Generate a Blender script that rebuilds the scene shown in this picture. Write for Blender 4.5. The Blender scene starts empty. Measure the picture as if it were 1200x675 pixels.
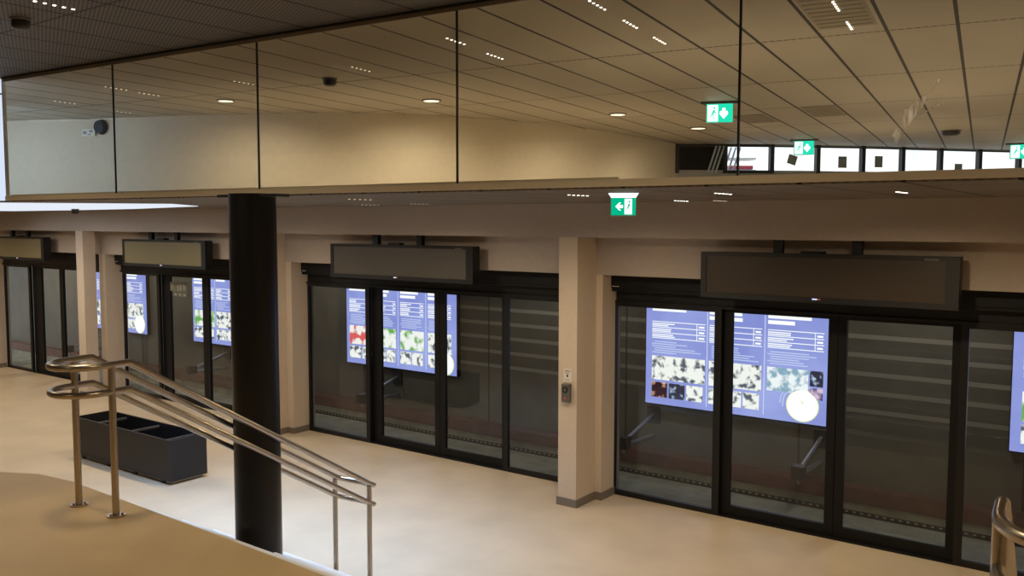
import bpy, math, random
from mathutils import Vector, Matrix
random.seed(7)
S = bpy.context.scene
COL = S.collection
PI = math.pi

# ------------------------------------------------------------------ helpers
class MB:
    def __init__(self): self.v=[]; self.f=[]; self.s=[]
    def add(self, vs, fs, smooth=False):
        n=len(self.v); self.v+= [tuple(p) for p in vs]
        for f in fs: self.f.append([i+n for i in f]); self.s.append(smooth)
        return self
    def box(self, x0,x1,y0,y1,z0,z1, M=None):
        vs=[(x,y,z) for x in (x0,x1) for y in (y0,y1) for z in (z0,z1)]
        if M: vs=[M@Vector(p) for p in vs]
        return self.add(vs,[(0,1,3,2),(4,6,7,5),(0,4,5,1),(2,3,7,6),(0,2,6,4),(1,5,7,3)])
    def quad(self,a,b,c,d): return self.add([a,b,c,d],[(0,1,2,3)])
    def prism(self, poly, z0, z1):
        n=len(poly); vs=[(x,y,z0) for x,y in poly]+[(x,y,z1) for x,y in poly]
        fs=[tuple(reversed(range(n))),tuple(range(n,2*n))]+[(i,(i+1)%n,n+(i+1)%n,n+i) for i in range(n)]
        return self.add(vs,fs)
    def cyl(self, p0, p1, r, n=24, r1=None, cap=True):
        p0,p1=Vector(p0),Vector(p1); r1=r if r1 is None else r1
        d=(p1-p0).normalized(); a=d.orthogonal().normalized(); b=d.cross(a)
        vs=[]
        for p,q in ((p0,r),(p1,r1)):
            for i in range(n):
                t=2*PI*i/n; vs.append(p+a*q*math.cos(t)+b*q*math.sin(t))
        self.add(vs,[(i,(i+1)%n,n+(i+1)%n,n+i) for i in range(n)],True)
        if cap:
            self.add(vs[:n],[tuple(reversed(range(n)))]); self.add(vs[n:],[tuple(range(n))])
        return self
    def tube(self, pts, r, n=16, cap=True):
        pts=[Vector(p) for p in pts]; m=len(pts); T=[]
        for i in range(m):
            if i==0: t=pts[1]-pts[0]
            elif i==m-1: t=pts[-1]-pts[-2]
            else: t=(pts[i+1]-pts[i]).normalized()+(pts[i]-pts[i-1]).normalized()
            T.append(t.normalized())
        a=T[0].orthogonal().normalized(); vs=[]
        for i in range(m):
            a=(a-T[i]*a.dot(T[i])).normalized(); b=T[i].cross(a)
            k=1.0
            if 0<i<m-1:
                c=(pts[i]-pts[i-1]).normalized().dot(T[i]); k=1.0/max(c,.7)
            for j in range(n):
                t=2*PI*j/n; vs.append(pts[i]+(a*math.cos(t)+b*math.sin(t))*r*(1+(k-1)*.5))
        fs=[(i*n+j,i*n+(j+1)%n,(i+1)*n+(j+1)%n,(i+1)*n+j) for i in range(m-1) for j in range(n)]
        self.add(vs,fs,True)
        if cap:
            self.add(vs[:n],[tuple(reversed(range(n)))]); self.add(vs[-n:],[tuple(range(n))])
        return self
    def lathe(self, c, prof, n=28):
        c=Vector(c); vs=[]; m=len(prof)
        for r,z in prof:
            for j in range(n):
                t=2*PI*j/n; vs.append(c+Vector((r*math.cos(t),r*math.sin(t),z)))
        self.add(vs,[(i*n+j,i*n+(j+1)%n,(i+1)*n+(j+1)%n,(i+1)*n+j) for i in range(m-1) for j in range(n)],True)
        self.add(vs[:n],[tuple(reversed(range(n)))]); self.add(vs[-n:],[tuple(range(n))])
        return self
    def disc(self, c, r, ax='y', n=28, sy=1.0):
        vs=[]
        for j in range(n):
            t=2*PI*j/n; u,w=r*math.cos(t),r*sy*math.sin(t)
            vs.append((c[0]+u,c[1],c[2]+w) if ax=='y' else (c[0]+u,c[1]+w,c[2]))
        return self.add(vs,[tuple(range(n))])
    def build(self, name, mat, parent=None, bevel=0, loc=None, rotz=0):
        me=bpy.data.meshes.new(name); me.from_pydata(self.v,[],self.f); me.update()
        for p,s in zip(me.polygons,self.s): p.use_smooth=s
        import bmesh
        if len(self.f)>1:
            bm=bmesh.new(); bm.from_mesh(me); bmesh.ops.recalc_face_normals(bm,faces=bm.faces); bm.to_mesh(me); bm.free()
        me.materials.append(mat)
        o=bpy.data.objects.new(name,me); COL.objects.link(o)
        if parent: o.parent=parent
        if loc: o.location=loc
        o.rotation_euler.z=rotz
        if bevel:
            b=o.modifiers.new('edge_bevel','BEVEL'); b.width=bevel; b.segments=2; b.limit_method='ANGLE'
        return o

def tag(o,label,cat,group=None):
    o['label']=label; o['category']=cat
    if group: o['group']=group
    return o
def thing(name,label,cat,loc=(0,0,0),rotz=0,group=None):
    o=bpy.data.objects.new(name,None); COL.objects.link(o); o.location=loc; o.rotation_euler.z=rotz
    o.empty_display_size=.1
    return tag(o,label,cat,group)
def struct(o,label=None,cat=None):
    o['kind']='structure'
    if label: o['label']=label
    if cat: o['category']=cat
    return o
def copy_tree(o,parent=None):
    c=o.copy(); COL.objects.link(c); c.parent=parent
    for ch in list(o.children): copy_tree(ch,c)
    return c

# ------------------------------------------------------------------ materials
def newmat(name):
    m=bpy.data.materials.new(name); m.use_nodes=True; nt=m.node_tree; nt.nodes.clear()
    out=nt.nodes.new('ShaderNodeOutputMaterial'); return m,nt,out
def N(nt,t,**k):
    n=nt.nodes.new(t)
    for a,b in k.items(): setattr(n,a,b)
    return n
def mathn(nt,op,a,b=None,c=None,clamp=False):
    n=N(nt,'ShaderNodeMath',operation=op,use_clamp=clamp)
    for i,x in enumerate((a,b,c)):
        if x is None: continue
        if isinstance(x,(int,float)): n.inputs[i].default_value=x
        else: nt.links.new(x,n.inputs[i])
    return n.outputs[0]
def mixc(nt,f,a,b):
    n=N(nt,'ShaderNodeMix',data_type='RGBA')
    for sock,x in ((n.inputs[0],f),(n.inputs[6],a),(n.inputs[7],b)):
        if isinstance(x,(int,float)): sock.default_value=x
        elif isinstance(x,tuple): sock.default_value=(*x,1)
        else: nt.links.new(x,sock)
    return n.outputs[2]
def pbr(name,col,rough=.5,metal=0,noise=0,nscale=8,bump=0,spec=.5,col2=None,detail=4,aniso=None):
    m,nt,out=newmat(name)
    b=N(nt,'ShaderNodeBsdfPrincipled'); nt.links.new(b.outputs[0],out.inputs[0])
    b.inputs['Base Color'].default_value=(*col,1); b.inputs['Roughness'].default_value=rough
    b.inputs['Metallic'].default_value=metal; b.inputs['Specular IOR Level'].default_value=spec
    if noise or bump:
        tc=N(nt,'ShaderNodeTexCoord'); nz=N(nt,'ShaderNodeTexNoise'); nz.inputs['Scale'].default_value=nscale
        nz.inputs['Detail'].default_value=detail
        nt.links.new(tc.outputs['Object'],nz.inputs['Vector'])
        if noise:
            c2=col2 or tuple(c*(1-noise) for c in col)
            r=N(nt,'ShaderNodeValToRGB'); r.color_ramp.elements[0].position=.35; r.color_ramp.elements[1].position=.65
            nt.links.new(nz.outputs[0],r.inputs[0])
            nt.links.new(mixc(nt,r.outputs[0],c2,col),b.inputs['Base Color'])
        if bump:
            bp=N(nt,'ShaderNodeBump'); bp.inputs['Strength'].default_value=bump; bp.inputs['Distance'].default_value=.01
            nt.links.new(nz.outputs[0],bp.inputs['Height']); nt.links.new(bp.outputs[0],b.inputs['Normal'])
    return m
def emit(name,col,strength=1,col2=None,nscale=6,lo=.35,hi=.65):
    m,nt,out=newmat(name); e=N(nt,'ShaderNodeEmission'); e.inputs[1].default_value=strength
    e.inputs[0].default_value=(*col,1); nt.links.new(e.outputs[0],out.inputs[0])
    if col2:
        tc=N(nt,'ShaderNodeTexCoord'); nz=N(nt,'ShaderNodeTexNoise'); nz.inputs['Scale'].default_value=nscale; nz.inputs['Detail'].default_value=3
        nt.links.new(tc.outputs['Object'],nz.inputs['Vector'])
        r=N(nt,'ShaderNodeValToRGB'); r.color_ramp.elements[0].position=lo; r.color_ramp.elements[1].position=hi
        nt.links.new(nz.outputs[0],r.inputs[0]); nt.links.new(mixc(nt,r.outputs[0],col,col2),e.inputs[0])
    return m
def glass(name,tint,refl,rough=.02,haze=0.0,hazecol=(.5,.5,.5),fres=True):
    m,nt,out=newmat(name)
    t=N(nt,'ShaderNodeBsdfTransparent'); t.inputs[0].default_value=(*tint,1)
    g=N(nt,'ShaderNodeBsdfGlossy'); g.inputs['Roughness'].default_value=rough; g.inputs[0].default_value=(1,1,1,1)
    mx=N(nt,'ShaderNodeMixShader')
    if fres:
        lw=N(nt,'ShaderNodeFresnel'); lw.inputs[0].default_value=1.45
        nt.links.new(mathn(nt,'MULTIPLY',lw.outputs[0],refl,clamp=True),mx.inputs[0])
    else: mx.inputs[0].default_value=refl
    nt.links.new(t.outputs[0],mx.inputs[1]); nt.links.new(g.outputs[0],mx.inputs[2])
    last=mx.outputs[0]
    if haze:
        d=N(nt,'ShaderNodeBsdfDiffuse'); d.inputs[0].default_value=(*hazecol,1)
        m2=N(nt,'ShaderNodeMixShader'); m2.inputs[0].default_value=haze
        nt.links.new(last,m2.inputs[1]); nt.links.new(d.outputs[0],m2.inputs[2]); last=m2.outputs[0]
    nt.links.new(last,out.inputs[0]); return m

def ceiling_mat(name, base, base2, seam, pitch, off, cross, coff, ribs, rib_n, rib_pitch, seam_w=.013, rough=.6):
    """suspended metal ceiling: long open seams along local Y, fine cross joints, close ribs of expanded mesh"""
    m,nt,out=newmat(name)
    tc=N(nt,'ShaderNodeTexCoord'); sp=N(nt,'ShaderNodeSeparateXYZ'); nt.links.new(tc.outputs['Object'],sp.inputs[0])
    X,Y=sp.outputs[0],sp.outputs[1]
    def line(v,p,o,w):
        a=mathn(nt,'SUBTRACT',v,o); a=mathn(nt,'DIVIDE',a,p); a=mathn(nt,'FRACT',mathn(nt,'ADD',a,.5)); a=mathn(nt,'ABSOLUTE',mathn(nt,'SUBTRACT',a,.5))
        return mathn(nt,'LESS_THAN',a,w/p)
    s1=line(X,pitch,off,seam_w)
    s2=line(Y,cross,coff,.013)
    dash=mathn(nt,'LESS_THAN',mathn(nt,'FRACT',mathn(nt,'DIVIDE',X,.055)),.62)
    s2=mathn(nt,'MULTIPLY',s2,mathn(nt,'MULTIPLY_ADD',dash,.5,.45))
    sm=mathn(nt,'MAXIMUM',s1,s2)
    ph=mathn(nt,'ADD',mathn(nt,'MULTIPLY',X,rib_n[0]*2*PI/rib_pitch),mathn(nt,'MULTIPLY',Y,rib_n[1]*2*PI/rib_pitch))
    rb=mathn(nt,'MULTIPLY_ADD',mathn(nt,'SINE',ph),.5,.5)
    nz=N(nt,'ShaderNodeTexNoise'); nz.inputs['Scale'].default_value=.9; nz.inputs['Detail'].default_value=3
    nt.links.new(tc.outputs['Object'],nz.inputs['Vector'])
    # each panel gets its own slight tone
    px=mathn(nt,'FLOOR',mathn(nt,'DIVIDE',mathn(nt,'SUBTRACT',X,off),pitch)); py=mathn(nt,'FLOOR',mathn(nt,'DIVIDE',mathn(nt,'SUBTRACT',Y,coff),cross))
    cb=N(nt,'ShaderNodeCombineXYZ'); nt.links.new(px,cb.inputs[0]); nt.links.new(py,cb.inputs[1])
    wn=N(nt,'ShaderNodeTexWhiteNoise'); nt.links.new(cb.outputs[0],wn.inputs['Vector'])
    tone=mathn(nt,'ADD',mathn(nt,'MULTIPLY',wn.outputs[0],.35),mathn(nt,'MULTIPLY',nz.outputs[0],.65))
    c=mixc(nt,tone,base2,base)
    c=mixc(nt,mathn(nt,'MULTIPLY',rb,ribs),c,tuple(x*.25 for x in base))
    c=mixc(nt,sm,c,seam)
    b=N(nt,'ShaderNodeBsdfPrincipled'); b.inputs['Roughness'].default_value=rough; b.inputs['Specular IOR Level'].default_value=.25
    nt.links.new(c,b.inputs['Base Color']); nt.links.new(b.outputs[0],out.inputs[0]); return m

M={}
M['floor']=pbr('tan_floor',(.66,.525,.36),.42,noise=.13,nscale=1.6,bump=.05,detail=8,spec=.35)
M['landing']=pbr('tan_landing_floor',(.60,.44,.25),.5,noise=.10,nscale=2.2,bump=.05,detail=8,spec=.3)
M['plaster']=pbr('beige_plaster',(.62,.52,.42),.8,noise=.04,nscale=30,spec=.15)
M['hallwall']=pbr('upper_wall_plaster',(.66,.58,.44),.8,noise=.04,nscale=12,spec=.15)
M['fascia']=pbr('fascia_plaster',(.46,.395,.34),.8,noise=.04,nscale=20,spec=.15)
M['plinth']=pbr('grey_brown_skirting',(.20,.165,.135),.6,noise=.1,nscale=20)
M['black']=pbr('black_aluminium',(.008,.008,.009),.45,spec=.35)
M['black2']=pbr('black_aluminium_stile',(.004,.004,.005),.5,spec=.3)
M['column']=pbr('black_gloss_paint',(.006,.006,.008),.33,spec=.4)
M['steel']=pbr('brushed_stainless_steel',(.52,.45,.37),.3,1.0,noise=.1,nscale=60)
M['planter']=pbr('anthracite_sheet_metal',(.022,.022,.025),.45,noise=.2,nscale=3,spec=.4)
M['planterin']=pbr('planter_inside',(.004,.004,.004),.8)
SCR=[pbr('matte_dark_screen',c,.32,spec=.5) for c in ((.050,.038,.030),(.095,.085,.075),(.20,.175,.105),(.20,.175,.105))]  # base colour of each board carries the room's warm reflection
M['bezel']=pbr('black_bezel',(.006,.006,.007),.5)
M['doorglass']=glass('clear_door_glass',(.80,.82,.80),1.25)
M['panelglass']=glass('frameless_clear_glass',(.97,.98,.97),.035,fres=False)
M['edge']=pbr('glass_joint_dark',(.015,.013,.012),.4)
M['ledge']=pbr('beige_ledge',(.88,.78,.62),.6)
M['trim']=pbr('ceiling_edge_trim',(.24,.20,.15),.6)
M['tunnelfloor']=pbr('trackbed_concrete',(.40,.40,.33),.85,noise=.3,nscale=3,bump=.2)
M['redcurb']=pbr('dull_red_curb',(.17,.085,.075),.7,noise=.25,nscale=5)
M['rail']=pbr('dark_rail_steel',(.12,.115,.11),.4,.8)
M['bracket']=pbr('galvanised_bracket',(.36,.37,.38),.45,.6)
M['bracketd']=pbr('dark_bracket_plate',(.03,.03,.032),.6)
M['whiteplastic']=pbr('white_plastic',(.75,.75,.73),.5)
M['darkplastic']=pbr('dark_plastic',(.012,.012,.013),.4)
M['greyplastic']=pbr('grey_metal_box',(.14,.13,.12),.4,.4)
M['paper']=pbr('white_paper',(.72,.68,.64),.8)
M['ink']=pbr('dark_ink',(.04,.04,.04),.8)
M['greypaper']=pbr('grey_paper',(.30,.31,.30),.8)
M['green']=emit('exit_sign_green',(.0,.42,.22),1.15)
M['greenlit']=emit('bright_exit_green',(.02,.82,.50),1.0)
M['signwhite']=emit('exit_sign_white',(.95,1,.98),1.6)
M['led']=emit('led_dots',(1,.93,.78),5)
M['leddim']=emit('led_dots_dim',(1,.85,.55),1.1)
M['lamplens']=emit('downlight_lens',(1,.88,.62),1.6)
M['posterblue']=emit('poster_blue',(.27,.32,.80),1.05,(.40,.47,.95),nscale=.9,lo=.35,hi=.7)
M['postertext']=emit('poster_white_text',(.95,.97,1),1.35)
M['posterdim']=emit('poster_soft_text',(.62,.70,1),1.15)
M['photoA']=emit('poster_photo_crowd',(.95,.97,.93),1.2,(.10,.12,.16),nscale=9,lo=.5,hi=.62)
M['photoB']=emit('poster_photo_meadow',(.95,.97,.95),1.2,(.16,.45,.10),nscale=5,lo=.48,hi=.6)
M['photoC']=emit('poster_photo_night',(.03,.03,.06),1.1,(.55,.7,.95),nscale=10,lo=.52,hi=.66)
M['photoD']=emit('poster_photo_fire',(.03,.01,.02),1.2,(1,.55,.30),nscale=7,lo=.5,hi=.62)
M['photoR']=emit('poster_photo_red',(.95,.93,.9),1.2,(.75,.12,.12),nscale=5,lo=.5,hi=.58)
M['photoE']=emit('poster_photo_group',(.92,.97,1),1.2,(.25,.42,.55),nscale=8,lo=.46,hi=.6)
M['photoF']=emit('poster_photo_pink',(.8,.6,.75),1.1,(.10,.08,.25),nscale=8,lo=.45,hi=.6)
M['badge']=emit('poster_badge',(1,1,.97),1.4,(.55,.75,.45),nscale=9,lo=.62,hi=.72)
M['badgering']=emit('poster_badge_ring',(.75,.85,.35),1.1)
M['frosted']=emit('frosted_daylight_window',(.72,.82,1.0),.95)
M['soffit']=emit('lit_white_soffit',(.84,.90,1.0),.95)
M['outside']=emit('bright_snowy_street',(.93,.97,1.0),1.5,(.72,.78,.80),nscale=.6,lo=.55,hi=.75)
M['shopred']=pbr('shop_red',(.6,.08,.10),.6)
M['board']=pbr('pale_boards',(.50,.60,.75),.5)
M['darkroom']=pbr('dark_window_glass',(.010,.011,.013),.25,spec=.2)
M['mull']=pbr('dark_bronze_frame',(.012,.011,.013),.4)
M['sill']=pbr('grey_window_sill',(.42,.42,.43),.6)
M['flue']=pbr('speaker_grey',(.05,.048,.045),.7)
M['stair']=pbr('stone_stairs',(.5,.43,.33),.6,noise=.1,nscale=5)
M['nosing']=pbr('pale_nosing',(.75,.72,.66),.6)

def scratchmat():
    m,nt,out=newmat('scratched_glass_smear')
    tc=N(nt,'ShaderNodeTexCoord'); mp=N(nt,'ShaderNodeMapping'); mp.inputs['Rotation'].default_value=(0,.75,0); mp.inputs['Scale'].default_value=(26,1,5)
    nz=N(nt,'ShaderNodeTexNoise'); nz.inputs['Scale'].default_value=1; nz.inputs['Detail'].default_value=5
    nt.links.new(tc.outputs['Object'],mp.inputs[0]); nt.links.new(mp.outputs[0],nz.inputs['Vector'])
    f=mathn(nt,'MULTIPLY',mathn(nt,'SUBTRACT',nz.outputs[0],.40),2.6,clamp=True)
    t=N(nt,'ShaderNodeBsdfTransparent'); d=N(nt,'ShaderNodeBsdfTranslucent'); d.inputs[0].default_value=(.9,.9,.9,1)
    d2=N(nt,'ShaderNodeBsdfDiffuse'); d2.inputs[0].default_value=(.9,.9,.9,1)
    ad=N(nt,'ShaderNodeAddShader'); nt.links.new(d.outputs[0],ad.inputs[0]); nt.links.new(d2.outputs[0],ad.inputs[1])
    mx=N(nt,'ShaderNodeMixShader'); nt.links.new(f,mx.inputs[0]); nt.links.new(t.outputs[0],mx.inputs[1]); nt.links.new(ad.outputs[0],mx.inputs[2])
    nt.links.new(mx.outputs[0],out.inputs[0]); return m
M['scratch']=scratchmat()

def tunnelmat():
    m,nt,out=newmat('board_marked_tunnel_concrete')
    tc=N(nt,'ShaderNodeTexCoord'); sp=N(nt,'ShaderNodeSeparateXYZ'); nt.links.new(tc.outputs['Object'],sp.inputs[0])
    Z=sp.outputs[2]
    a=mathn(nt,'FRACT',mathn(nt,'DIVIDE',mathn(nt,'SUBTRACT',Z,.679-.03),.2365))
    band=mathn(nt,'LESS_THAN',a,.24)
    band=mathn(nt,'MULTIPLY',band,mathn(nt,'MULTIPLY',mathn(nt,'GREATER_THAN',Z,.60),mathn(nt,'GREATER_THAN',sp.outputs[0],-9.7)))
    nz=N(nt,'ShaderNodeTexNoise'); nz.inputs['Scale'].default_value=2.2; nz.inputs['Detail'].default_value=7
    nt.links.new(tc.outputs['Object'],nz.inputs['Vector'])
    jx=mathn(nt,'ABSOLUTE',mathn(nt,'SUBTRACT',mathn(nt,'FRACT',mathn(nt,'DIVIDE',mathn(nt,'ADD',sp.outputs[0],2.42),2.6)),.5)); joint=mathn(nt,'LESS_THAN',jx,.006)
    c=mixc(nt,nz.outputs[0],(.10,.098,.085),(.20,.19,.165))
    c=mixc(nt,mathn(nt,'MULTIPLY',band,.75),c,(.42,.40,.35))  # lighter horizontal bands mixed into the wall colour
    c=mixc(nt,mathn(nt,'MULTIPLY',joint,.8),c,(.04,.04,.035))
    b=N(nt,'ShaderNodeBsdfPrincipled'); b.inputs['Roughness'].default_value=.85; nt.links.new(c,b.inputs['Base Color'])
    nt.links.new(b.outputs[0],out.inputs[0]); return m
M['tunnel']=tunnelmat()

# ------------------------------------------------------------------ main dimensions
MM=.071                                 # the mirror screen, built as clear glass, stands 4 degrees askew of the door wall
CM,SM=math.cos(MM),math.sin(MM)
DM=4.7815
def scr(u,d=0.0):                       # a point on the mirror-screen line: u along it, d beyond it
    return (u*CM-(DM+d)*SM, u*SM+(DM+d)*CM)
ZC=4.474; ZL=3.25; CAMZ=3.0436
ZLAND=1.30

# ------------------------------------------------------------------ floors, ceilings, walls
struct(MB().box(-21,3.2,-4.6,8.62,-.2,0).build('floor',M['floor']))
# upper landing where the viewer stands
land=[(-13,-4.5),(3.1,-4.5),(3.1,2.70),(-3.26,2.864),(-4.3,2.897),(-5.33,2.92),(-5.85,2.93),(-6.2,2.885),(-6.46,2.75),(-7.2,2.35),(-13,2.2)]
struct(MB().prism(land,0.0,ZLAND).build('landing_floor',M['landing']))
# near ceiling (camera side), seams square to the door wall
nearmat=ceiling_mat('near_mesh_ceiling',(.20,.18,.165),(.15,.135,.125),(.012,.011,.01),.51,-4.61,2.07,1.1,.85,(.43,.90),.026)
a,b=scr(-16),scr(3.2)
struct(MB().prism([(-20.9,-4.6),(3.2,-4.6),b,a,(-20.9,a[1])],ZC,ZC+.05).build('ceiling',nearmat))
# added ceiling beyond the panes, the near ceiling's reflection in a paler colour
hallmat=ceiling_mat('hall_panel_ceiling',(.50,.445,.355),(.42,.37,.295),(.025,.02,.015),.4692,-.215,2.07,7.18,.10,(.43,.90),.03)
WALLP=[(-14.2,5.40),(-13.229,5.877),(-12.115,6.456),(-10.77,6.913),(-9.646,7.467),(-8.664,8.05),(-7.93,8.85),(-7.38,10.03),(-7.05,11.8),(-7.06,13.2),(-7.10,14.70)]
WINP=[(-7.10,14.70),(-6.40,15.22),(-5.74,15.78),(-5.11,16.42),(-4.49,17.08),(-3.95,17.76),(-3.42,18.43),(-2.86,19.12),(-2.27,19.82),(-1.70,20.5),(-1.1,21.2)]
def rot2(p,t): return (p[0]*math.cos(t)-p[1]*math.sin(t),p[0]*math.sin(t)+p[1]*math.cos(t))
outer=WALLP+WINP[1:]+[(3.4,21.2),(3.4,scr(3.4)[1]-.02)]
hpoly=[scr(-14.0,.03)]+[scr(3.4,.03)]
hall_outline=[scr(-13.4,.04)]+[(-14.2,5.40)]+WALLP[1:]+WINP[1:]+[(3.4,21.2),scr(3.6,.04)]
struct(MB().prism([rot2(p,-2*MM) for p in hall_outline],ZC,ZC+.05).build('ceiling',hallmat,rotz=2*MM))
bouncefloor=pbr('upper_hall_floor',(.62,.55,.45),.7)  # added unseen floor, pale to bounce light onto the ceiling above
struct(MB().prism(hall_outline,ZL+.012,ZL+.05).build('floor',bouncefloor))
# curved wall of the added hall, standing for the mirrored wall behind the viewer
def catmull(P,n=8):
    out=[]
    for i in range(len(P)-1):
        a,b,c,d=[Vector(P[max(0,min(len(P)-1,k))]) for k in (i-1,i,i+1,i+2)]
        for k in range(n):
            t=k/n; out.append(tuple(.5*(2*b+(c-a)*t+(2*a-5*b+4*c-d)*t*t+(3*b-a-3*c+d)*t**3)))
    return out+[P[-1]]
w=MB(); WS=catmull(WALLP); n=len(WS)
w.add([(*p,ZL) for p in WS]+[(*p,ZC) for p in WS],[(k,k+1,n+k+1,n+k) for k in range(n-1)],True)
struct(w.build('wall_upper',M['hallwall']))
struct(MB().box(3.35,3.45,4.9,21.3,ZL,ZC).build('wall_upper_right',M['hallwall']))
# lower ceiling over the platform
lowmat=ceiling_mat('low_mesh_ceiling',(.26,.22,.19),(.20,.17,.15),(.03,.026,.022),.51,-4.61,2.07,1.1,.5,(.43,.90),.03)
struct(MB().prism([(-20.9,scr(-13)[1]),scr(-13),scr(3.2),(3.2,8.5),(-20.9,8.5)],ZL,ZL+.011).build('ceiling',lowmat))
# daylight on the far left soffit, put in as a glowing strip
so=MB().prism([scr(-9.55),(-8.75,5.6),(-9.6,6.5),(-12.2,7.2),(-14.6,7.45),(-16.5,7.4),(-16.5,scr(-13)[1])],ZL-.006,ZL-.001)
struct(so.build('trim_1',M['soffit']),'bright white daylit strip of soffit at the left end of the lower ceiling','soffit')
# wall behind, right, far left (they close the room behind the viewer)
struct(MB().box(-21,3.2,-4.75,-4.6,0,ZC).build('wall_back',M['plaster']))
struct(MB().box(3.2,3.35,-4.75,12,-.6,ZC).build('wall_right',M['plaster']))
struct(MB().box(-21.1,-20.95,-4.75,8.60,-.2,ZC).build('wall_left',M['plaster']))
# fascia (dropped beam) in front of the doors and the lintel wall behind it
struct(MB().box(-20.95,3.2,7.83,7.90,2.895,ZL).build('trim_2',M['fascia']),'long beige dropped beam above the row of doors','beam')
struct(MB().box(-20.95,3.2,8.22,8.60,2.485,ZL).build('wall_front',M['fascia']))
STARTS=[-4.84,-9.97,-14.97,-19.52]           # left end of each door bay
BW=[4.76,4.76,4.76,4.38]
# jamb walls between the bays
for i,s in enumerate(STARTS):
    x1=s+.02; x0=(STARTS[i+1]+BW[i+1] if i<3 else -20.95)
    struct(MB().box(x0,x1,8.22,8.62,0,2.485).build('wall_front',M['plaster']))
    struct(MB().box(x0-.005,x1+.014,8.205,8.50,0,.085).build('baseboard_front',M['plinth']))
struct(MB().box(STARTS[0]+BW[0],3.2,8.22,8.62,0,2.485).build('wall_front',M['plaster']))

# pillars flush with the beam
pl=["square beige pillar with intercom box, right of the doors in the centre",
    "square beige pillar mostly hidden behind the round black column",
    "slim beige pillar left of the second door bay from the left",
    "beige pillar at the far left picture edge"]
for i,s in enumerate(STARTS):
    r=[s-.06,s-.10,s+.03,s-.02][i]
    t=thing('square_pillar',pl[i],'pillar',(r-.115,8.02,0))
    yb=.198 if i!=2 else .03
    MB().box(-.115,.115,-.19,yb,0.0,2.90).build('shaft',M['plaster'],t)
    MB().box(-.128,.128,-.203,yb-.015,0,.085).build('skirting',M['plinth'],t)

# ------------------------------------------------------------------ sliding door bays
DL=["rightmost black framed glass sliding doors, right of the pillar with the intercom",
    "black framed glass sliding doors in the centre between black column and pillar",
    "black framed glass sliding doors left of the round black column",
    "black framed glass sliding doors at the far left"]
OFF=[[.03,1.19,1.36,2.33,2.50,3.41,3.55,4.70],
     [.07,1.22,1.46,2.43,2.61,3.53,3.66,4.72],
     [.12,1.16,1.46,2.38,2.55,3.50,3.66,4.70],
     [.10,1.12,1.54,2.26,2.40,3.26,3.42,4.30]]
for i,s in enumerate(STARTS):
    o=OFF[i]; ZT=2.13; BAYW=BW[i]
    d=thing('door_%d'%(i+1),DL[i],'sliding door',(s,8.5,0)); d['kind']='structure'
    MB().box(.0,BAYW,.02,.10,ZT+.06,2.34).box(0,BAYW,-.01,.10,ZT+.035,ZT+.06).build('transom',M['black'],d)
    hb=MB().box(-.02,BAYW,-.10,.09,2.335,2.50).box(-.02,BAYW,-.085,.09,2.30,2.335).build('header_box',M['black2'],d,bevel=.004)
    MB().box(.03,.12,-.104,-.10,2.352,2.358).build('maker_mark',M['paper'],hb)
    MB().box(0,BAYW,.0,.12,-.001,.012).build('threshold',M['black'],d)
    for k in range(4):
        g0,g1=o[2*k],o[2*k+1]
        fixed=k in (0,3)
        y0,y1=(.0,.045) if fixed else (.06,.105)
        l0= g0-(.035 if k==0 else .05 if k==3 else .075 if k==1 else .06)
        l1= g1+(.075 if k==0 else .05)
        if k==1: l0=o[1]+.06
        if k==1: l1=(o[3]+o[4])/2-.004
        if k==2: l0=(o[3]+o[4])/2+.004; l1=o[6]-.04
        if k==3: l0=o[6]-.065; l1=BAYW
        zb=.055 if fixed else .115
        lf=MB().box(l0,g0,y0,y1,.012,ZT+.05).box(g1,l1,y0,y1,.012,ZT+.05)
        lf.box(g0,g1,y0,y1,.012,zb).box(g0,g1,y0,y1,ZT,ZT+.05)
        leaf=lf.build('fixed_leaf' if fixed else 'sliding_leaf',M['black'] if fixed else M['black2'],d)
        MB().quad((g0,(y0+y1)/2,zb),(g1,(y0+y1)/2,zb),(g1,(y0+y1)/2,ZT),(g0,(y0+y1)/2,ZT)).build('glass_pane',M['doorglass'],leaf)
    MB().box(-.005,.012,-.015,.06,0,2.30).build('side_frame',M['black'],d)

# pictogram sticker on the second bay
t=thing('pictogram_sticker','faint green rescue pictogram sticker on glass left of the black column','sticker',(-13.47,8.555,1.80))
pm=pbr('faded_green_film',(.17,.175,.135),.7); pw=pbr('pale_film',(.40,.37,.31),.8)
bk=MB().box(-.02,.46,0,.002,.085,.245).box(.06,.46,0,.002,0,.065).build('film',pm,t)
for cx in (.04,.385): MB().box(cx-.045,cx+.045,-.003,-.001,.155,.185).box(cx-.015,cx+.015,-.003,-.001,.12,.22).build('cross',pw,t)
MB().box(.20,.23,-.003,-.001,.10,.20).box(.17,.26,-.003,-.001,.165,.18).build('figure',pw,t); MB().box(.27,.30,-.003,-.001,.11,.225).build('door_mark',pw,t)
for x0,x1 in ((.10,.16),(.24,.29),(.37,.41)): MB().box(x0,x1,-.003,-.001,.02,.05).build('small_mark',pw,t)

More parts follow.
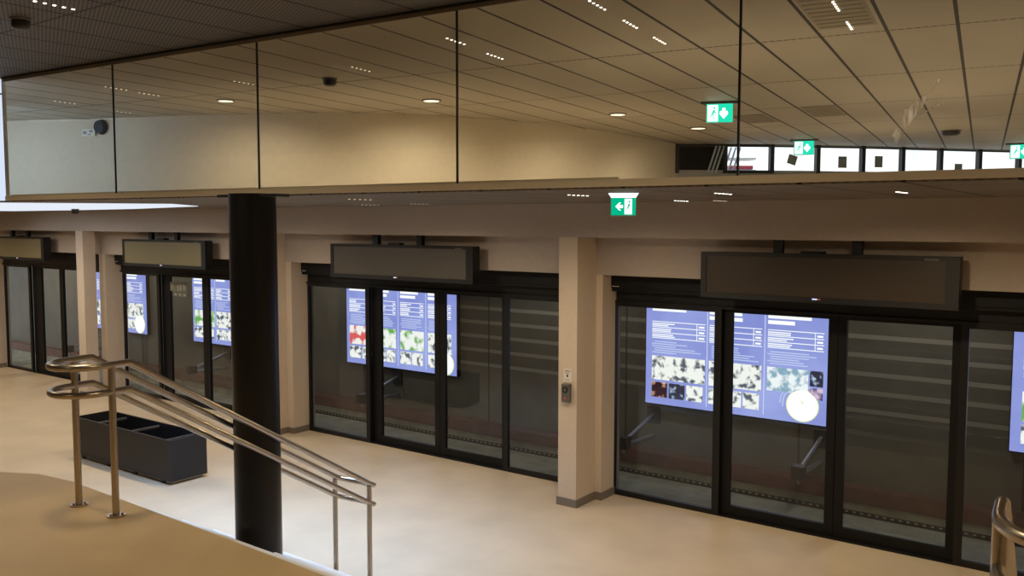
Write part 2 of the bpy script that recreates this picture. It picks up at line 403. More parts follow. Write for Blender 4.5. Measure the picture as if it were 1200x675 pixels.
# ------------------------------------------------------------------ hanging display boards
DX=[(-3.565,-1.295),(-8.82,-6.405),(-13.89,-11.59),(-18.6,-16.56)]
DLab=["long dark display board hanging over the rightmost doors",
      "long dark display board hanging over the centre doors",
      "long dark display board hanging over doors just left of the black column",
      "long dark display board hanging at far left picture edge"]
for i,(x0,x1) in enumerate(DX):
    W=x1-x0; t=thing('display_board',DLab[i],'display',(x0,7.95,2.33))
    H=.44
    MB().box(0,W,.012,.13,0,H).build('housing',M['bezel'],t,bevel=.004)
    e=.055
    f=MB().box(0,W,-.004,.02,0,.05).box(0,W,-.004,.02,H-.035,H).box(0,e,-.004,.02,.05,H-.035).box(W-e-.05,W,-.004,.02,.05,H-.035)
    f.build('bezel',M['bezel'],t)
    MB().box(e,W-e-.05,.004,.014,.05,H-.035).build('screen',SCR[i],t)
    MB().box(W*.475,W*.475+.045,-.0065,-.004,.028,.040).build('status_light',M['posterdim'],t)
    MB().box(W*.475+.05,W*.475+.075,-.0065,-.004,.028,.040).build('status_light',M['shopred'],t)
    MB().box(W-.27,W-.16,-.0065,-.004,H-.032,H-.02).build('maker_plate',M['greyplastic'],t)
    for fx in (.305,.615): MB().box(W*fx,W*fx+.085,.05,.11,H,.62).build('hanging_bar',M['bezel'],t)
    MB().box(W*.42,W*.42+.2,.03,.12,H,H+.022).build('sensor',M['bezel'],t)
struct(MB().box(-20.95,3.2,7.90,8.22,2.95,2.96).build('ceiling',M['fascia']))

# ------------------------------------------------------------------ intercom and notice on the pillar
t=thing('intercom','grey intercom box with round black speaker on the beige pillar','intercom',(-5.012,7.826,1.20))
MB().box(-.052,.052,-.045,0,-.06,.135).build('housing',M['greyplastic'],t,bevel=.006)
MB().cyl((0,-.046,.075),(0,-.052,.075),.036).build('speaker_ring',M['darkplastic'],t)
MB().cyl((0,-.051,.075),(0,-.054,.075),.017).build('speaker_grille',M['greyplastic'],t)
MB().cyl((0,-.046,-.015),(0,-.052,-.015),.012).build('call_button',M['shopred'],t)
t=thing('notice','small white paper notice above the intercom on the pillar','notice',(-5.012,7.828,1.345))
MB().box(-.05,.05,-.003,0,0,.15).build('sheet',M['paper'],t)
MB().box(-.035,.035,-.0042,-.003,.122,.130).box(-.035,.025,-.0042,-.003,.102,.108).box(-.012,.008,-.0042,-.003,.06,.09).box(-.03,.03,-.0042,-.003,.03,.034).build('print',M['ink'],t)

# ------------------------------------------------------------------ tunnel behind the doors
YT=11.49
struct(MB().box(-26,3.2,YT,YT+.2,-.75,3.3).build('wall_tunnel',M['tunnel']))
struct(MB().box(-26,3.2,8.62,YT,-.80,-.60).build('floor',M['tunnelfloor']))
struct(MB().box(-26,3.2,8.60,YT+.2,3.0,3.1).build('ceiling',M['tunnel']))
struct(MB().box(-21,3.2,8.62,9.15,-.6,-.04).build('trim_3',M['tunnelfloor']),'grey platform edge inside the glass doors','platform edge')
struct(MB().box(-26,3.2,YT-.20,YT,-.6,-.455).build('wall_tunnel',M['tunnelfloor']))
struct(MB().box(-26,3.2,YT-.22,YT,-.455,-.275).build('trim_4',M['redcurb']),'dull red band along the foot of the tunnel wall','curb')
tag(MB().box(-26,3.2,9.75,9.81,-.6,-.46).box(-26,3.2,9.71,9.85,-.6,-.58).box(-26,3.2,9.735,9.825,-.475,-.44).build('track_rail',M['rail']),'dark steel running rail seen through the glass doors','rail')
t=thing('cable_duct','thin dark duct with white ticks along the track behind the right doors','duct',(-14,11.20,-.6))
MB().box(0,17,0,.05,0,.05).build('duct',M['bracketd'],t)
def tickmat():
    m,nt,out=newmat('white_ticks'); tc=N(nt,'ShaderNodeTexCoord'); sp=N(nt,'ShaderNodeSeparateXYZ'); nt.links.new(tc.outputs['Object'],sp.inputs[0])
    f=mathn(nt,'LESS_THAN',mathn(nt,'FRACT',mathn(nt,'DIVIDE',sp.outputs[0],.09)),.4)
    b=N(nt,'ShaderNodeBsdfPrincipled'); nt.links.new(mixc(nt,f,(.03,.03,.03),(.40,.40,.38)),b.inputs['Base Color']); nt.links.new(b.outputs[0],out.inputs[0]); return m
MB().box(0,17,-.004,0,.032,.05).build('tick_strip',tickmat(),t)
# steel brackets on the tunnel wall
BR=[(-5.85,"galvanised bracket under the left end of the right poster"),(-3.42,"galvanised bracket under the right end of the right poster"),
    (-11.0,"galvanised bracket under the centre poster"),(-13.6,"galvanised bracket left of the black column behind the doors"),(-16.0,"galvanised bracket under the poster nearest left of the black column"),(-21.0,"galvanised bracket far left behind glass doors")]
for x,l in BR:
    t=thing('wall_bracket',l,'bracket',(x,YT,0))
    MB().box(-.10,.10,-.03,0,.12,.36).build('wall_plate',M['bracketd'],t)
    MB().tube([(0,-.03,.26),(0,-.86,.03)],.028,8).build('upper_arm',M['bracket'],t)
    MB().tube([(0,-.03,-.06),(0,-.86,-.03)],.028,8).build('lower_arm',M['bracket'],t)
    MB().box(-.07,.07,-.98,-.82,-.07,.09).build('end_block',M['bracketd'],t)
    MB().cyl((0,-.9,-.14),(0,-.9,-.07),.02).build('bolt',M['bracket'],t)

# illuminated posters on the far wall of the tunnel
def poster(x0,x1,label,cols,seed,z0=.42,z1=1.93,badge=None):
    W=x1-x0; H=z1-z0; rnd=random.Random(seed)
    t=thing('illuminated_poster',label,'poster',(x0,YT-.09,z0))
    MB().box(0,W,0,.087,0,H).build('light_box',M['bezel'],t)
    MB().box(.012,W-.012,-.006,0,.012,H-.012).build('poster_sheet',M['posterblue'],t)
    Y0,Y1=-.010,-.0062
    for ci,(a,b,photo) in enumerate(cols):
        m=MB(); c=b-a
        m.box(a,a+c*rnd.uniform(.62,.8),Y0,Y1,H*.905,H*.94); 
        if rnd.random()<.7: m.box(a,a+c*rnd.uniform(.4,.65),Y0,Y1,H*.855,H*.888)
        m.build('heading',M['postertext'],t)
        m=MB(); zt=H*.80
        for k in range(4):
            z=zt-k*H*.052; m.box(a,b,Y0,Y1,z,z+.010)
            if k<3:
                for q in range(2):
                    zz=z-.020-q*.026; m.box(a,a+c*rnd.uniform(.25,.48),Y0,Y1,zz-.012,zz+.003)
                m.box(a+c*.88,a+c*.98,Y0,Y1,z-.05,z-.025)
        m.box(a+c*.84,a+c*.85,Y0,Y1,zt-3*H*.052,zt)
        m.build('price_table',M['postertext'],t)
        m=MB(); z=zt-3*H*.052-.05
        while z>H*.50:
            m.box(a+(c*.05 if rnd.random()<.75 else 0),a+c*rnd.uniform(.45,.95),Y0,Y1,z-.006,z+.006); z-=.031
        m.build('text_lines',M['posterdim'],t)
        if photo:
            pm=[M['photoA'],M['photoB'],M['photoC'],M['photoR']][photo-1]
            zb=H*.245 if photo!=3 else H*.26
            if photo==3:
                MB().box(a,a+c*.74,Y0,Y1,H*.265,H*.475).build('photo',M['photoE'],t)
                MB().box(a+c*.77,b,Y0,Y1,H*.34,H*.475).build('photo',M['photoC'],t); MB().box(a+c*.77,b,Y0,Y1,H*.225,H*.325).build('photo',M['photoF'],t)
            else: MB().box(a,b,Y0,Y1,zb,H*.475).build('photo',pm,t)
            if photo!=3:
                n=3 if photo==1 else 2
                for k in range(n):
                    mt=(M['photoD'] if k==0 else M['photoC'] if k==1 else M['photoA']) if photo==1 and ci==0 else M['photoA']
                    MB().box(a+c*(k/n),a+c*((k+.9)/n),Y0,Y1,H*.075,H*.22).build('photo',mt,t)
        if ci<len(cols)-1:
            xx=(b+cols[ci+1][0])/2; MB().box(xx-.006,xx+.006,Y0,Y1,H*.04,H*.96).build('divider_line',M['posterdim'],t)
    if badge:
        bx,bz,br=badge
        ring=MB(); n=40
        for (r0,r1,a0,a1) in ((br*1.22,br*1.32,PI*.25,PI*1.05),(br*1.42,br*1.5,PI*.45,PI*1.0)):
            for j in range(n):
                t0=a0+(a1-a0)*j/n; t1=a0+(a1-a0)*(j+.7)/n
                ring.add([(bx+r*math.cos(q),Y1-.001,bz+r*math.sin(q)) for r,q in ((r0,t0),(r1,t0),(r1,t1),(r0,t1))],[(0,1,2,3)])
        ring.build('curved_text',M['posterdim'],t)
        MB().cyl((bx,-.0062,bz),(bx,-.0095,bz),br*1.06,36).build('badge_ring',M['badgering'],t)
        MB().cyl((bx,-.0095,bz),(bx,-.0125,bz),br,36).build('badge',M['badge'],t)
    return t
poster(-5.955,-3.335,"glowing blue poster in the rightmost full door bay, fire photo lower left",[(.11,.93,1),(.99,1.74,1),(1.82,2.56,3)],1,badge=(2.30,.245,.205))
poster(-12.235,-9.53,"glowing blue poster behind the centre doors, red and green photos",[(.09,.76,4),(.82,1.28,2),(1.39,1.95,2),(2.05,2.58,1)],2,badge=(2.44,.20,.19))
poster(-17.13,-14.4,"glowing blue poster cut off by the round black column",[(.07,.80,2),(.87,1.37,1),(1.43,1.95,2),(2.05,2.62,3)],3,badge=(2.42,.22,.19))
poster(-21.7,-18.95,"glowing blue poster second from left, split by a slim pillar",[(.1,.7,1),(.76,1.3,1),(1.36,1.82,2),(1.93,2.60,1)],4,badge=(2.45,.235,.21))
poster(-1.285,1.35,"glowing blue poster cut off by the right picture edge",[(.12,.9,2),(1.0,1.7,1),(1.8,2.5,3)],5,z0=.43,badge=(2.3,.25,.2))

# ------------------------------------------------------------------ round black column
cx,cy=(-5.24,3.99)
t=thing('round_column','thick round black column between the two lines of handrail','column',(cx,cy,0))
MB().cyl((0,0,0.001),(0,0,ZL-.001),.166,48).build('shaft',M['column'],t)
# flat dark ring at the ceiling
MB().prism([rot2(p,MM) for p in [(-.30,-.07),(.31,-.07),(.31,.07),(-.30,.07)]],ZL-.026,ZL-.004).build('ceiling_plate',M['darkplastic'],t,bevel=.008)

# ------------------------------------------------------------------ stairs and handrails
def stl(u,v,z,base): return (base[0]-u*SM+v*CM, base[1]+u*CM+v*SM, z)
RISE=ZLAND/8; TREAD=.285
def stair_poly(k):
    y=2.90+TREAD*k
    return [(-6.25,y-.02),( .75,y-.12),( .75,y+TREAD-.12),(-6.25,y+TREAD-.02)]
stm=MB(); nos=MB()
for k in range(7):
    z=ZLAND-RISE*(k+1); stm.prism(stair_poly(k),0.0,z)
st=struct(stm.build('stairs',M['stair']))
for k in range(7):
    z=ZLAND-RISE*(k+1); p=stair_poly(k)
    nos.prism([p[3],p[2],(p[2][0],p[2][1]-.05),(p[3][0],p[3][1]-.05)],z+.0005,z+.004)
nos.build('nosing_strips',M['nosing'],st)

def handrail(base,label,wid=.378,length=2.27):
    B=Vector(base); t=thing('handrail',label,'handrail',(base[0],base[1],ZLAND),MM)
    # local: x across (from -wid to 0), y down the stairs, z up from the landing
    def loop(z,zdrop,r,name):
        c=-wid/2; R=wid/2
        pts=[(0,length,z-zdrop)]
        pts.append((0,.115,z)); pts.append((0,.09,z)); pts.append((0,-.02,z))
        for k in range(1,16):
            a=PI*k/16; pts.append((c+R*math.cos(a),-.03-R*1.1*math.sin(a),z))
        pts+=[(-wid,-.02,z),(-wid,.09,z),(-wid,.115,z),(-wid,length,z-zdrop)]
        # rounded lower end
        low=[]
        for k in range(1,12):
            a=PI*k/12; low.append((c-R*math.cos(a),length+R*.55*math.sin(a),z-zdrop-.04*math.sin(a)))
        pts=pts+low+[pts[0]]
        MB().tube(pts,r,14,cap=False).build(name,M['steel'],t)
    drop=1.297*(length-.107)/2.162
    loop(.908,drop,.0215,'upper_rail'); loop(.748,drop,.0200,'lower_rail')
    for x in (0,-wid):
        for y,zt,zb in ((0,.905,0),(length-.03,.905-drop,-ZLAND)):
            zb2=zb
            p=MB().cyl((x,y,zb2),(x,y,zt),.0205,20).build('post',M['steel'],t)
            MB().cyl((x,y,zb2),(x,y,zb2+.010),.052,24).build('base_flange',M['steel'],p)
            bo=MB()
            for a in (0.6,2.7,4.8): bo.cyl((x+.037*math.cos(a),y+.037*math.sin(a),zb2+.010),(x+.037*math.cos(a),y+.037*math.sin(a),zb2+.024),.008,8)
            bo.build('bolts',M['steel'],p)
    return t
handrail((-4.928,2.729),'stainless steel double handrail around the black column, left of centre')
handrail((.045,2.862),'stainless steel handrail loop at the lower right picture corner')

# ------------------------------------------------------------------ planter
t=thing('planter_trough','long empty anthracite planter box on the floor behind the handrail','planter',(-11.24,5.70,0))
L,Wd,Hh=2.15,.49,.53
MB().box(.05,L-.05,.04,Wd-.04,0.012,.035).build('base_strip',M['whiteplastic'],t)
for k in range(4): MB().box(.12+.6*k,.19+.6*k,.02,Wd-.02,0,.045).build('foot',M['bezel'],t)
tw=.022
MB().box(0,L,0,tw,.04,Hh).box(0,L,Wd-tw,Wd,.04,Hh).box(0,tw,tw,Wd-tw,.04,Hh).box(L-tw,L,tw,Wd-tw,.04,Hh).build('box_walls',M['planter'],t)
MB().box(tw,L-tw,tw,Wd-tw,.05,.16).build('inner_floor',M['planterin'],t)
for fx in (.20,.55,.90): MB().box(L*fx-.014,L*fx+.014,tw,Wd-tw,Hh-.06,Hh-.035).build('divider',M['greyplastic'],t)

# ------------------------------------------------------------------ mirror strip above the ledge, built as clear glass before the added hall
zg0=ZL+.055; zg1=ZC-.042
US=[-9.543,-7.797,-5.972,-4.084,-2.20,-.30,1.6,3.4]
# convert measured X positions of the joints to distances along the screen
def u_of_X(X): return (X+DM*SM)/CM
US=[u_of_X(x) for x in (-9.285,-7.513,-5.673,-3.776,-1.882,.02,1.92)]
GL=["first glass panel from the left, ending at the bright window edge","second tall glass panel from the left, just left of the column top",
    "third glass panel from the left, above the black column","fourth glass panel from the left, above the green exit sign",
    "large glass panel at right, smeared with white scratches",
    "glass panel past the right picture edge"]
ANG=MM
for i in range(6):
    u0,u1=US[i],US[i+1]; p=scr(u0)
    t=thing('glass_panel',GL[i],'glass panel',(p[0],p[1],zg0),ANG)  # mirror modelled as a clear pane; hall behind is added for its reflection
    w=u1-u0-.012
    MB().quad((0.006,0,0),(w,0,0),(w,0,zg1-zg0),(0.006,0,zg1-zg0)).build('pane',M['panelglass'],t)
    if i>0: MB().box(-.006,.006,-.006,.006,0,zg1-zg0).build('edge_seal',M['edge'],t)
    if i==4:
        # smear of scratches, running from lower left to upper right
        sm=MB()
        for (x0,z0,x1,z1,wd) in ((.800,.165,.86,.30,.05),(.83,.20,.93,.36,.04),(.86,.24,.99,.44,.012),(.80,.14,.83,.22,.04),(.90,.27,1.02,.33,.008),(.79,.17,.90,.33,.05)):
            d=Vector((x1-x0,0,z1-z0)).normalized(); n=Vector((-d.z,0,d.x))*wd*.5
            a_,b_=Vector((x0,-.003,z0)),Vector((x1,-.003,z1))
            sm.add([a_-n*.4,b_-n,b_+n,a_+n*.4],[(0,1,2,3)])
        sm.build('scratch_smear',M['scratch'],t)
def strip(name,d0,d1,z0,z1,mat,label,cat,u0=None,u1=None):
    u0=US[0]-.01 if u0 is None else u0; u1=US[6] if u1 is None else u1
    return struct(MB().prism([scr(u0,d0),scr(u1,d0),scr(u1,d1),scr(u0,d1)],z0,z1).build(name,mat),label,cat)
strip('trim_5',-.03,.03,ZL+.011,ZL+.054,M['ledge'],'thin beige ledge under the glass panels','ledge')
strip('trim_6',.03,.06,ZL+.05,ZL+.070,M['ledge'],'beige inner sill just behind the glass panels','sill',None,u_of_X(-2.62))  # reflection of the ledge put in as a solid strip
strip('trim_7',-.008,.008,ZC-.042,ZC-.001,M['trim'],'brown strip holding the glass panels to the ceiling','strip')
strip('trim_8',-.022,-.009,ZC-.016,ZC-.001,M['edge'],'dark shadow gap where ceiling meets glass panels','shadow gap')  # thin dark strip along the ceiling edge
# frosted daylight window carrying on past the left end of the glass
wn=thing('window_9','bright bluish daylight window at the far left edge, beside the glass','window',(*scr(US[0]-.02),ZL+.012),MM); wn['kind']='structure'
MB().box(-4.0,-.03,.01,.02,0,ZC-ZL-.02).build('glazing',M['frosted'],wn)
MB().box(-.03,-.012,.0,.03,0,ZC-ZL-.02).build('edge_post',M['whiteplastic'],wn)
MB().box(-4.0,-.03,0.0,.01,1.05,1.065).build('glazing_bar',M['sill'],wn)

# ------------------------------------------------------------------ windows of the added hall, standing for mirrored ones behind the viewer
ZW0,ZW1=3.95,4.44
for i in range(10):
    p,q=WINP[i],WINP[i+1]
    an=math.atan2(q[1]-p[1],q[0]-p[0]); L=math.hypot(q[0]-p[0],q[1]-p[1])
    lab=["dark unlit window at the left end of the far window row","far window with leaning pale boards and shop outside","far window with tilted grey sheet of paper","bright far window with one grey sheet, left of its twin",
         "bright far window with one grey sheet, right of its twin","blank bright far window just left of the low grey sheet","far window with a grey sheet at its sill","blank bright far window left of the last exit sign","far window at the right picture edge behind exit sign","far window beyond the right picture edge"][i]
    t=thing('window_%d'%(i+1),lab,'window',(p[0],p[1],ZW0),an); t['kind']='structure'
    mw=.085 if i<=1 else .06
    mw=.075
    MB().box(-mw/2,mw/2,-.05,.05,0,ZC-ZW0).build('mullion',M['mull'],t)
    MB().box(mw/2,L-mw/2,-.03,.04,ZW1-ZW0-.012,ZC-ZW0).build('head_frame',M['mull'] if i<2 else M['sill'],t)
    if i>=2: MB().box(mw/2,L-mw/2,-.035,-.03,ZW1-ZW0-.012,ZW1-ZW0+.012).build('head_bar',M['mull'],t)
    MB().box(mw/2,L-mw/2,-.03,.04,-.0,.055).build('sill_frame',M['sill'] if i!=1 else M['mull'],t)
    if i==0: MB().box(mw/2,L-mw/2,.0,.012,.05,ZW1-ZW0).build('pane',M['darkroom'],t)
    else: MB().quad((mw/2,0,.05),(L-mw/2,0,.05),(L-mw/2,0,ZW1-ZW0),(mw/2,0,ZW1-ZW0)).build('pane',M['panelglass'],t)
# wall below the window strip
w=MB()
for p,q in zip(WINP[:-1],WINP[1:]): w.quad((*p,ZL),(*q,ZL),(*q,ZW0),(*p,ZW0))
struct(w.build('wall_upper_back',M['sill']))
def onwin(i,f,d=-.06):
    p,q=Vector(WINP[i]),Vector(WINP[i+1]); a=(q-p).normalized(); n=Vector((-a.y,a.x)); r=p+(q-p)*f+n*d; return r.x,r.y,math.atan2(a.y,a.x)
for i,f,z,wd,h,til,l in ((2,.42,4.20,.17,.17,.3,"tilted grey paper sheet on the third far window"),(3,.52,4.17,.17,.21,0,"grey paper sheet on the fourth far window"),
                  (4,.36,4.19,.17,.21,0,"grey paper sheet on the fifth far window"),(6,.42,4.08,.17,.21,0,"grey paper sheet standing low on the seventh far window")):
    x,y,an=onwin(i,f); Mx=Matrix.Rotation(til,4,'Y')
    o=MB().box(-wd/2,wd/2,0,.004,-h/2,h/2,Mx).build('paper_sheet',M['greypaper'],loc=(x,y,z),rotz=an)
    tag(o,l,'paper')
# what stands outside those windows
tag(MB().quad((-16,25.5,2.5),(6,33,2.5),(6,33,7.5),(-16,25.5,7.5)).build('snowy_backdrop',M['outside']),'overexposed white snowy street outside the far windows','street')
for k,(i,f,l) in enumerate(((0,.72,"first and leftmost of the leaning pale slats in the dark far window"),(0,.80,"second leaning pale slat in the dark far window"),(0,.88,"third leaning pale slat in the dark far window, next to its mullion"),(1,.14,"first leaning pale slat right of the thick mullion"),(1,.24,"second leaning pale slat right of the thick mullion"),(1,.34,"third leaning pale slat right of the thick mullion"))):
    x,y,an=onwin(i,f,.25 if i else -.06)  # slats on the dark pane turn a reflection into solid bars
    Mx=Matrix.Rotation(.30,4,'Y')
    tag(MB().box(-.016,.016,0,.02,-.25,.27,Mx).build('leaning_slat',M['board'],loc=(x,y,4.18),rotz=an),l,'slat')
x,y,an=onwin(1,.72,.9)
t=thing('market_stall','small stall with red front outside the far window','stall',(x,y,3.9),an)
MB().box(-.25,.22,0,.25,.18,.25).build('red_front',M['shopred'],t); MB().box(-.28,.26,-.05,.3,0.0,.17).build('counter',M['board'],t); MB().box(-.28,.26,-.05,.3,.36,.40).build('canopy',M['whiteplastic'],t)

# ------------------------------------------------------------------ exit signs
def exit_sign(loc,rotz,label,w=.19,arrow='left',dim=M['green'],wings=True,flip=False):
    t=thing('exit_sign',label,'exit sign',loc,rotz)
    h=w*.72
    tp=MB(); hw=w*.62
    tp.add([(-hw,-.03,0),(hw,-.03,0),(hw,.03,0),(-hw,.03,0),(-w/2,-.018,-.03),(w/2,-.018,-.03),(w/2,.018,-.03),(-w/2,.018,-.03)],[(0,1,2,3),(4,7,6,5),(0,4,5,1),(1,5,6,2),(2,6,7,3),(3,7,4,0)])
    if flip:
        MB().box(-w*.72,w*.72,-.02,.02,-.03,0).build('ceiling_rail',M['greyplastic'],t)
    else:
        tp.build('light_housing',M['signwhite'],t)
    z1=-.03; z0=z1-h
    MB().box(-w/2,w/2,-.006,.006,z0,z1).build('sign_plate',dim,t)
    f=MB().box(-w/2-.004,-w/2,-.01,.01,z0-.004,z1).box(w/2,w/2+.004,-.01,.01,z0-.004,z1).box(-w/2,w/2,-.01,.01,z0-.005,z0); f.build('frame',M['whiteplastic'],t)
    for sgn in (-1,):
        y0,y1=(-.0085,-.0062)
        ax=-w*.16 if not flip else w*.16
        ar=MB(); s=w*.15; zc=(z0+z1)/2; yq=-.0075
        if arrow=='left':
            pts=[(-1.1,0),(.0,1.1),(.45,1.1),(-.1,.42),(.95,.42),(.95,-.42),(-.1,-.42),(.45,-1.1),(0,-1.1)]
        else:
            pts=[(0,-1.5),(1.1,-.2),(.95,.5),(.42,.55),(.42,1.3),(-.42,1.3),(-.42,.55),(-.95,.5),(-1.1,-.2)]
        vs=[(ax+a*s,yq,zc+b*s) for a,b in pts]; n=len(vs)
        vs2=[(x,yq+.0015,z) for x,_,z in vs]
        ar.add(vs+vs2,[tuple(range(n)),tuple(reversed(range(n,2*n)))]); ar.build('arrow',M['signwhite'],t)
        dx=w*.20 if not flip else -w*.26
        dw=w*.15 if not flip else w*.20
        MB().box(dx-dw,dx+dw,y0,y1,z0+h*.06,z1-h*.06).build('doorway',M['signwhite'],t)
        mn=MB(); yq=-.0095
        mn.disc((dx+.3*dw,yq,z0+h*.78),h*.06); mn.add([(dx+dw*a,yq,z0+h*b) for a,b in ((.1,.70),(.45,.66),(.1,.42),(.35,.2),(.2,.18),(-.1,.42),(-.5,.2),(-.6,.26),(-.2,.5))],[tuple(range(9))])
        mn.add([(dx+dw*a,yq,z0+h*b) for a,b in ((.3,.62),(.75,.5),(.72,.44),(.25,.54))],[(0,1,2,3)])
        mn.build('running_figure',dim,t)
    return t
exit_sign((-2.985,5.36,ZL-.001),.50,"green exit sign with left arrow below the ledge",w=.168)
exit_sign((-4.22,9.86,ZC-.001),.40,"green exit sign with down arrow, nearest behind the glass",w=.30,arrow='down',dim=M['greenlit'],flip=True)
exit_sign((-4.93,15.1,ZC-.001),.34,"green exit sign in front of the far windows' left half",w=.32,arrow='down',dim=M['greenlit'],flip=True)
exit_sign((-2.03,18.0,ZC-.001),.2,"green exit sign at the right picture edge over windows",w=.34,arrow='down',dim=M['greenlit'],flip=True)

# ------------------------------------------------------------------ detectors, speaker, lamps
def detector(loc,label,r=.075,cat='smoke detector',mat=None):
    t=thing('smoke_detector',label,cat,loc)
    MB().lathe((0,0,0),[(r*1.15,-.001),(r*1.15,-.012),(r*.9,-.018)]).build('base_ring',M['greyplastic'],t)
    MB().lathe((0,0,0),[(r,-.016),(r,-.055),(r*.75,-.075),(r*.3,-.08)]).build('head',mat or M['darkplastic'],t)
    return t
detector((-6.515,3.03,ZC),'black round detector on the dark near ceiling at upper left',.062)
detector((-6.69,6.05,ZC),'small black detector on the ceiling behind the second glass panel',.066)
detector((-2.64,15.0,ZC),'dark detector on the ceiling at right above the far windows',.13)
detector((-13.0,6.72,ZL),'tiny black detector under the lower ceiling at left',.05)
x,y=-11.86,6.545; an=math.atan2(6.913-6.456,-10.77+12.115)
t=thing('wall_speaker','round dark speaker high on the upper wall at left','speaker',(x,y-.0,4.36),an)
MB().cyl((0,-.06,0),(0,-.005,0),.088,32,r1=.105).build('body',M['flue'],t); MB().cyl((0,-.066,0),(0,-.06,0),.075,32).build('grille',M['darkplastic'],t)
t=thing('wall_sign','faint pale sign left of the round speaker on the upper wall','sign',(-12.05,6.46,4.29),an)
MB().box(-.11,.11,-.014,-.004,-.05,.05).build('plate',pbr('pale_sign',(.72,.68,.58),.7),t); MB().box(-.09,-.03,-.016,-.014,-.02,.02).box(.02,.08,-.016,-.014,.0,.03).box(-.01,.05,-.016,-.014,-.035,-.02).build('print',M['greypaper'],t)

def downlight(loc,label,r=.12):
    t=thing('round_downlight',label,'downlight',loc)
    MB().lathe((0,0,0),[(r,-.001),(r*.98,-.012),(r*.82,-.014)]).build('trim_ring',M['plinth'],t)
    MB().disc((0,0,-.016),r*.80,'z').build('lens',M['lamplens'],t)
    return t
downlight((-8.86,6.40,ZC),'round ceiling lamp behind the second glass panel',.105)
downlight((-6.90,7.80,ZC),'round ceiling lamp behind the third glass panel',.115)
downlight((-5.78,10.2,ZC),'round ceiling lamp behind the fourth glass panel, centre',.12)
downlight((-5.63,12.37,ZC),'round ceiling lamp behind fourth panel, nearest the dark window',.13)

def led(loc,ang,label,mat='led',ln=.255,r=.0125):
    t=thing('led_downlight',label,'ceiling light',loc,ang,'five-dot ceiling lights')
    for k in range(5):
        y=-ln/2+ln*k/4; MB().cyl((0,y,-.0035),(0,y,-.001),r*.9,12).build('lens',M[mat],t)
    return t
led((-5.94,2.98,ZC),0.04,'five lit dots on the dark near ceiling at upper left')
A2=2*MM
HL=[(-9.05,4.965+.2,'dots, dim, top of first glass panel','leddim'),(-10.60,5.40,'dots low in the first glass panel near its left end','leddim'),(-10.91,6.29,'dots straddling the first glass joint from the left','leddim'),
    (-9.157,5.61,'dots in second glass panel, left part','leddim'),(-7.63,5.735,'two lit dots row left of the second glass joint','leddim'),(-6.065,5.87,'dots behind third glass panel, left of its middle','leddim'),
    (-4.535,5.42,'dots crossing the third glass joint near the top','led'),(-4.665,6.10,'dots just right of the third glass joint','led'),
    (-3.042,5.085,'dots highest in the fourth glass panel','led'),(-3.133,5.70,'dots in the middle of three rows in the fourth panel','led'),(-3.223,6.34,'dots lowest of three rows in the fourth panel','led'),
    (-1.773,6.0,'dots topmost right of centre inside the dark vent','led'),(-1.862,6.635,'dots lower right of centre under the dark vent','led')]
for x,y,l,mt in HL: led((x,y,ZC-(.008 if x>-1.9 else 0)),A2,'row of five light '+l,mt,r=.0095 if mt=='led' else .0105)
LLW=[(-5.66,5.45,'under lower ceiling right of black column','leddim'),(-7.3,7.19,'farther under lower ceiling right of the black column','leddim'),(-6.49,7.13,'under the lower ceiling above the centre doors','leddim'),
     (-3.47,5.55,'under the lower ceiling left of the lower exit sign','led'),(-3.55,7.46,'at the beam right of the lower exit sign','led'),(-2.445,5.80,'under lower ceiling right of the lower exit sign','led'),
     (-1.376,6.21,'under lower ceiling at right, above the right display board','led'),(-3.25,7.64,'dim at the beam above the right display board','leddim')]
for x,y,l,mt in LLW: led((x,y,ZL),0.0,'five light dots '+l,mt,r=.011)
# dark recessed vent panels in the added hall ceiling
def vent(u,v,w,l,label):
    x,y=rot2((u,v),A2)
    t=thing('ceiling_vent',label,'vent',(x,y,ZC),A2)
    MB().box(-w/2,w/2,-l/2,l/2,-.004,-.001).build('plate',pbr('vent_brown',(.30,.245,.17),.6),t)
    sl=MB()
    for k in range(9): sl.box(-w/2+.02,w/2-.02,-l/2+l*(k+.3)/9,-l/2+l*(k+.55)/9,-.006,-.004)
    sl.build('slats',pbr('vent_slat',(.20,.165,.115),.6),t)
vent(-.925,6.35,.40,1.1,'dark grille panel in the ceiling at top right behind glass')
vent(-2.80,12.3,.42,1.0,'dark grille panel in the ceiling behind the glass, near the nearest exit sign')
vent(-1.85,11.9,.42,1.1,'dark grille panel in the ceiling behind the large right panel, centre')

# ------------------------------------------------------------------ lamps
def spot(loc,aim,power,col,size=100,blend=.6,r=.03):
    l=bpy.data.lights.new('ceiling_lamp','SPOT'); l.energy=power; l.color=col; l.spot_size=math.radians(size); l.spot_blend=blend; l.shadow_soft_size=r
    o=bpy.data.objects.new('ceiling_lamp',l); COL.objects.link(o); o.location=loc
    o.rotation_euler=(Vector(aim)-Vector(loc)).to_track_quat('-Z','Y').to_euler(); return o
def area(name,loc,aim,power,col,sx,sy,spread=180):
    l=bpy.data.lights.new(name,'AREA'); l.energy=power; l.color=col; l.shape='RECTANGLE'; l.size=sx; l.size_y=sy; l.spread=math.radians(spread)
    o=bpy.data.objects.new(name,l); COL.objects.link(o); o.location=loc
    o.rotation_euler=(Vector(aim)-Vector(loc)).to_track_quat('-Z','Y').to_euler(); return o
WARM=(1,.80,.53)
# platform: a row of warm spots in the lower ceiling
for k in range(9):
    x=-19.0+2.5*k
    spot((x,6.35,ZL-.03),(x,6.5,0),102,WARM,166,.7,.05)
# landing
for x,y in ((-8.2,2.3),(-5.2,2.5),(-2.2,2.7),(.6,2.6),(-4.2,-1.5)):
    spot((x,y,ZC-.03),(x,y-.2,0),125,(1,.81,.52),155,.8,.22)
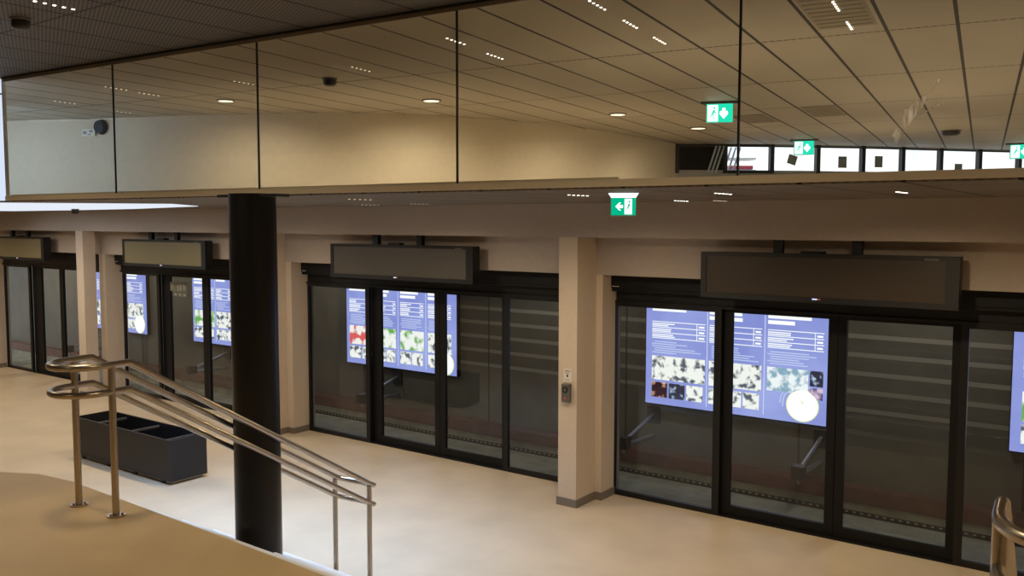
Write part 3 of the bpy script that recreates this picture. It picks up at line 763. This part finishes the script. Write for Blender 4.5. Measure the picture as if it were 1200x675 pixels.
# lamps of the added hall, standing for mirrored ones
for x,y,p in ((-8.86,6.40,62),(-6.90,7.80,115),(-5.78,10.2,85),(-5.63,12.37,60)):
    spot((x,y,ZC-.03),(x-.25,y+.25,ZL),p,(1,.84,.60),150,.6,.05)
for x,y in ((-3.0,7.0),(-2.0,10.5),(0.5,8.0),(-3.2,14.0),(1.0,13.0),(-.5,17)):  # added fill spots without fixtures, raising the bounce on the ceiling
    spot((x,y,ZC-.03),(x,y,ZL),84,(1,.88,.68),165,.5,.05)
# added tunnel spots, no fixtures; warm left pair imitates reflections in the panes
for x,pw_,c in ((-23,95,(1,.84,.62)),(-18,95,(1,.84,.62)),(-12.5,62,(1,.93,.80)),(-7.3,58,(1,.95,.85)),(-2.2,58,(1,.95,.85))):
    spot((x,9.9,2.9),(x,10.6,0),pw_,c,150,.8,.05)
# added cool area lamp under the ceiling, makes the floor's daylight patch
patch_lamp=area('daylight',(-10.2,5.35,ZL-.004),(-10.2,5.35,0),225,(.32,.56,1),11.5,.6,96); patch_lamp.rotation_euler=(0,0,0)
# added cool lamp boosting the window's daylight on the upper wall
area('daylight',(-12.3,4.55,3.85),(-12.8,6.6,3.6),13,(.55,.75,1),1.6,.9,170)

# ------------------------------------------------------------------ world and camera
W=bpy.data.worlds.new('sky'); S.world=W; W.use_nodes=True; nt=W.node_tree; nt.nodes.clear()
wo=N(nt,'ShaderNodeOutputWorld'); bg=N(nt,'ShaderNodeBackground'); bg.inputs[0].default_value=(.86,.93,1,1); bg.inputs[1].default_value=1.2
nt.links.new(bg.outputs[0],wo.inputs[0])

cam=bpy.data.cameras.new('camera'); co=bpy.data.objects.new('camera',cam); COL.objects.link(co); S.camera=co
cam.sensor_fit='HORIZONTAL'; cam.sensor_width=36; cam.lens=36*1029.24/1200; cam.clip_start=.05; cam.clip_end=200
yaw,pitch,roll=.6336,.0738,.0014
co.location=(0,0,CAMZ)
R=Matrix.Rotation(yaw,3,'Z')@Matrix.Rotation(PI/2-pitch,3,'X')@Matrix.Rotation(roll,3,'Z')
co.rotation_euler=R.to_euler()

S.view_settings.view_transform='Standard'; S.view_settings.look='None'; S.view_settings.exposure=0
S.cycles.use_denoising=True
S.cycles.max_bounces=8; S.cycles.diffuse_bounces=4; S.cycles.glossy_bounces=4; S.cycles.transparent_max_bounces=16
S.cycles.sample_clamp_indirect=4
S.cycles.caustics_reflective=False; S.cycles.caustics_refractive=False
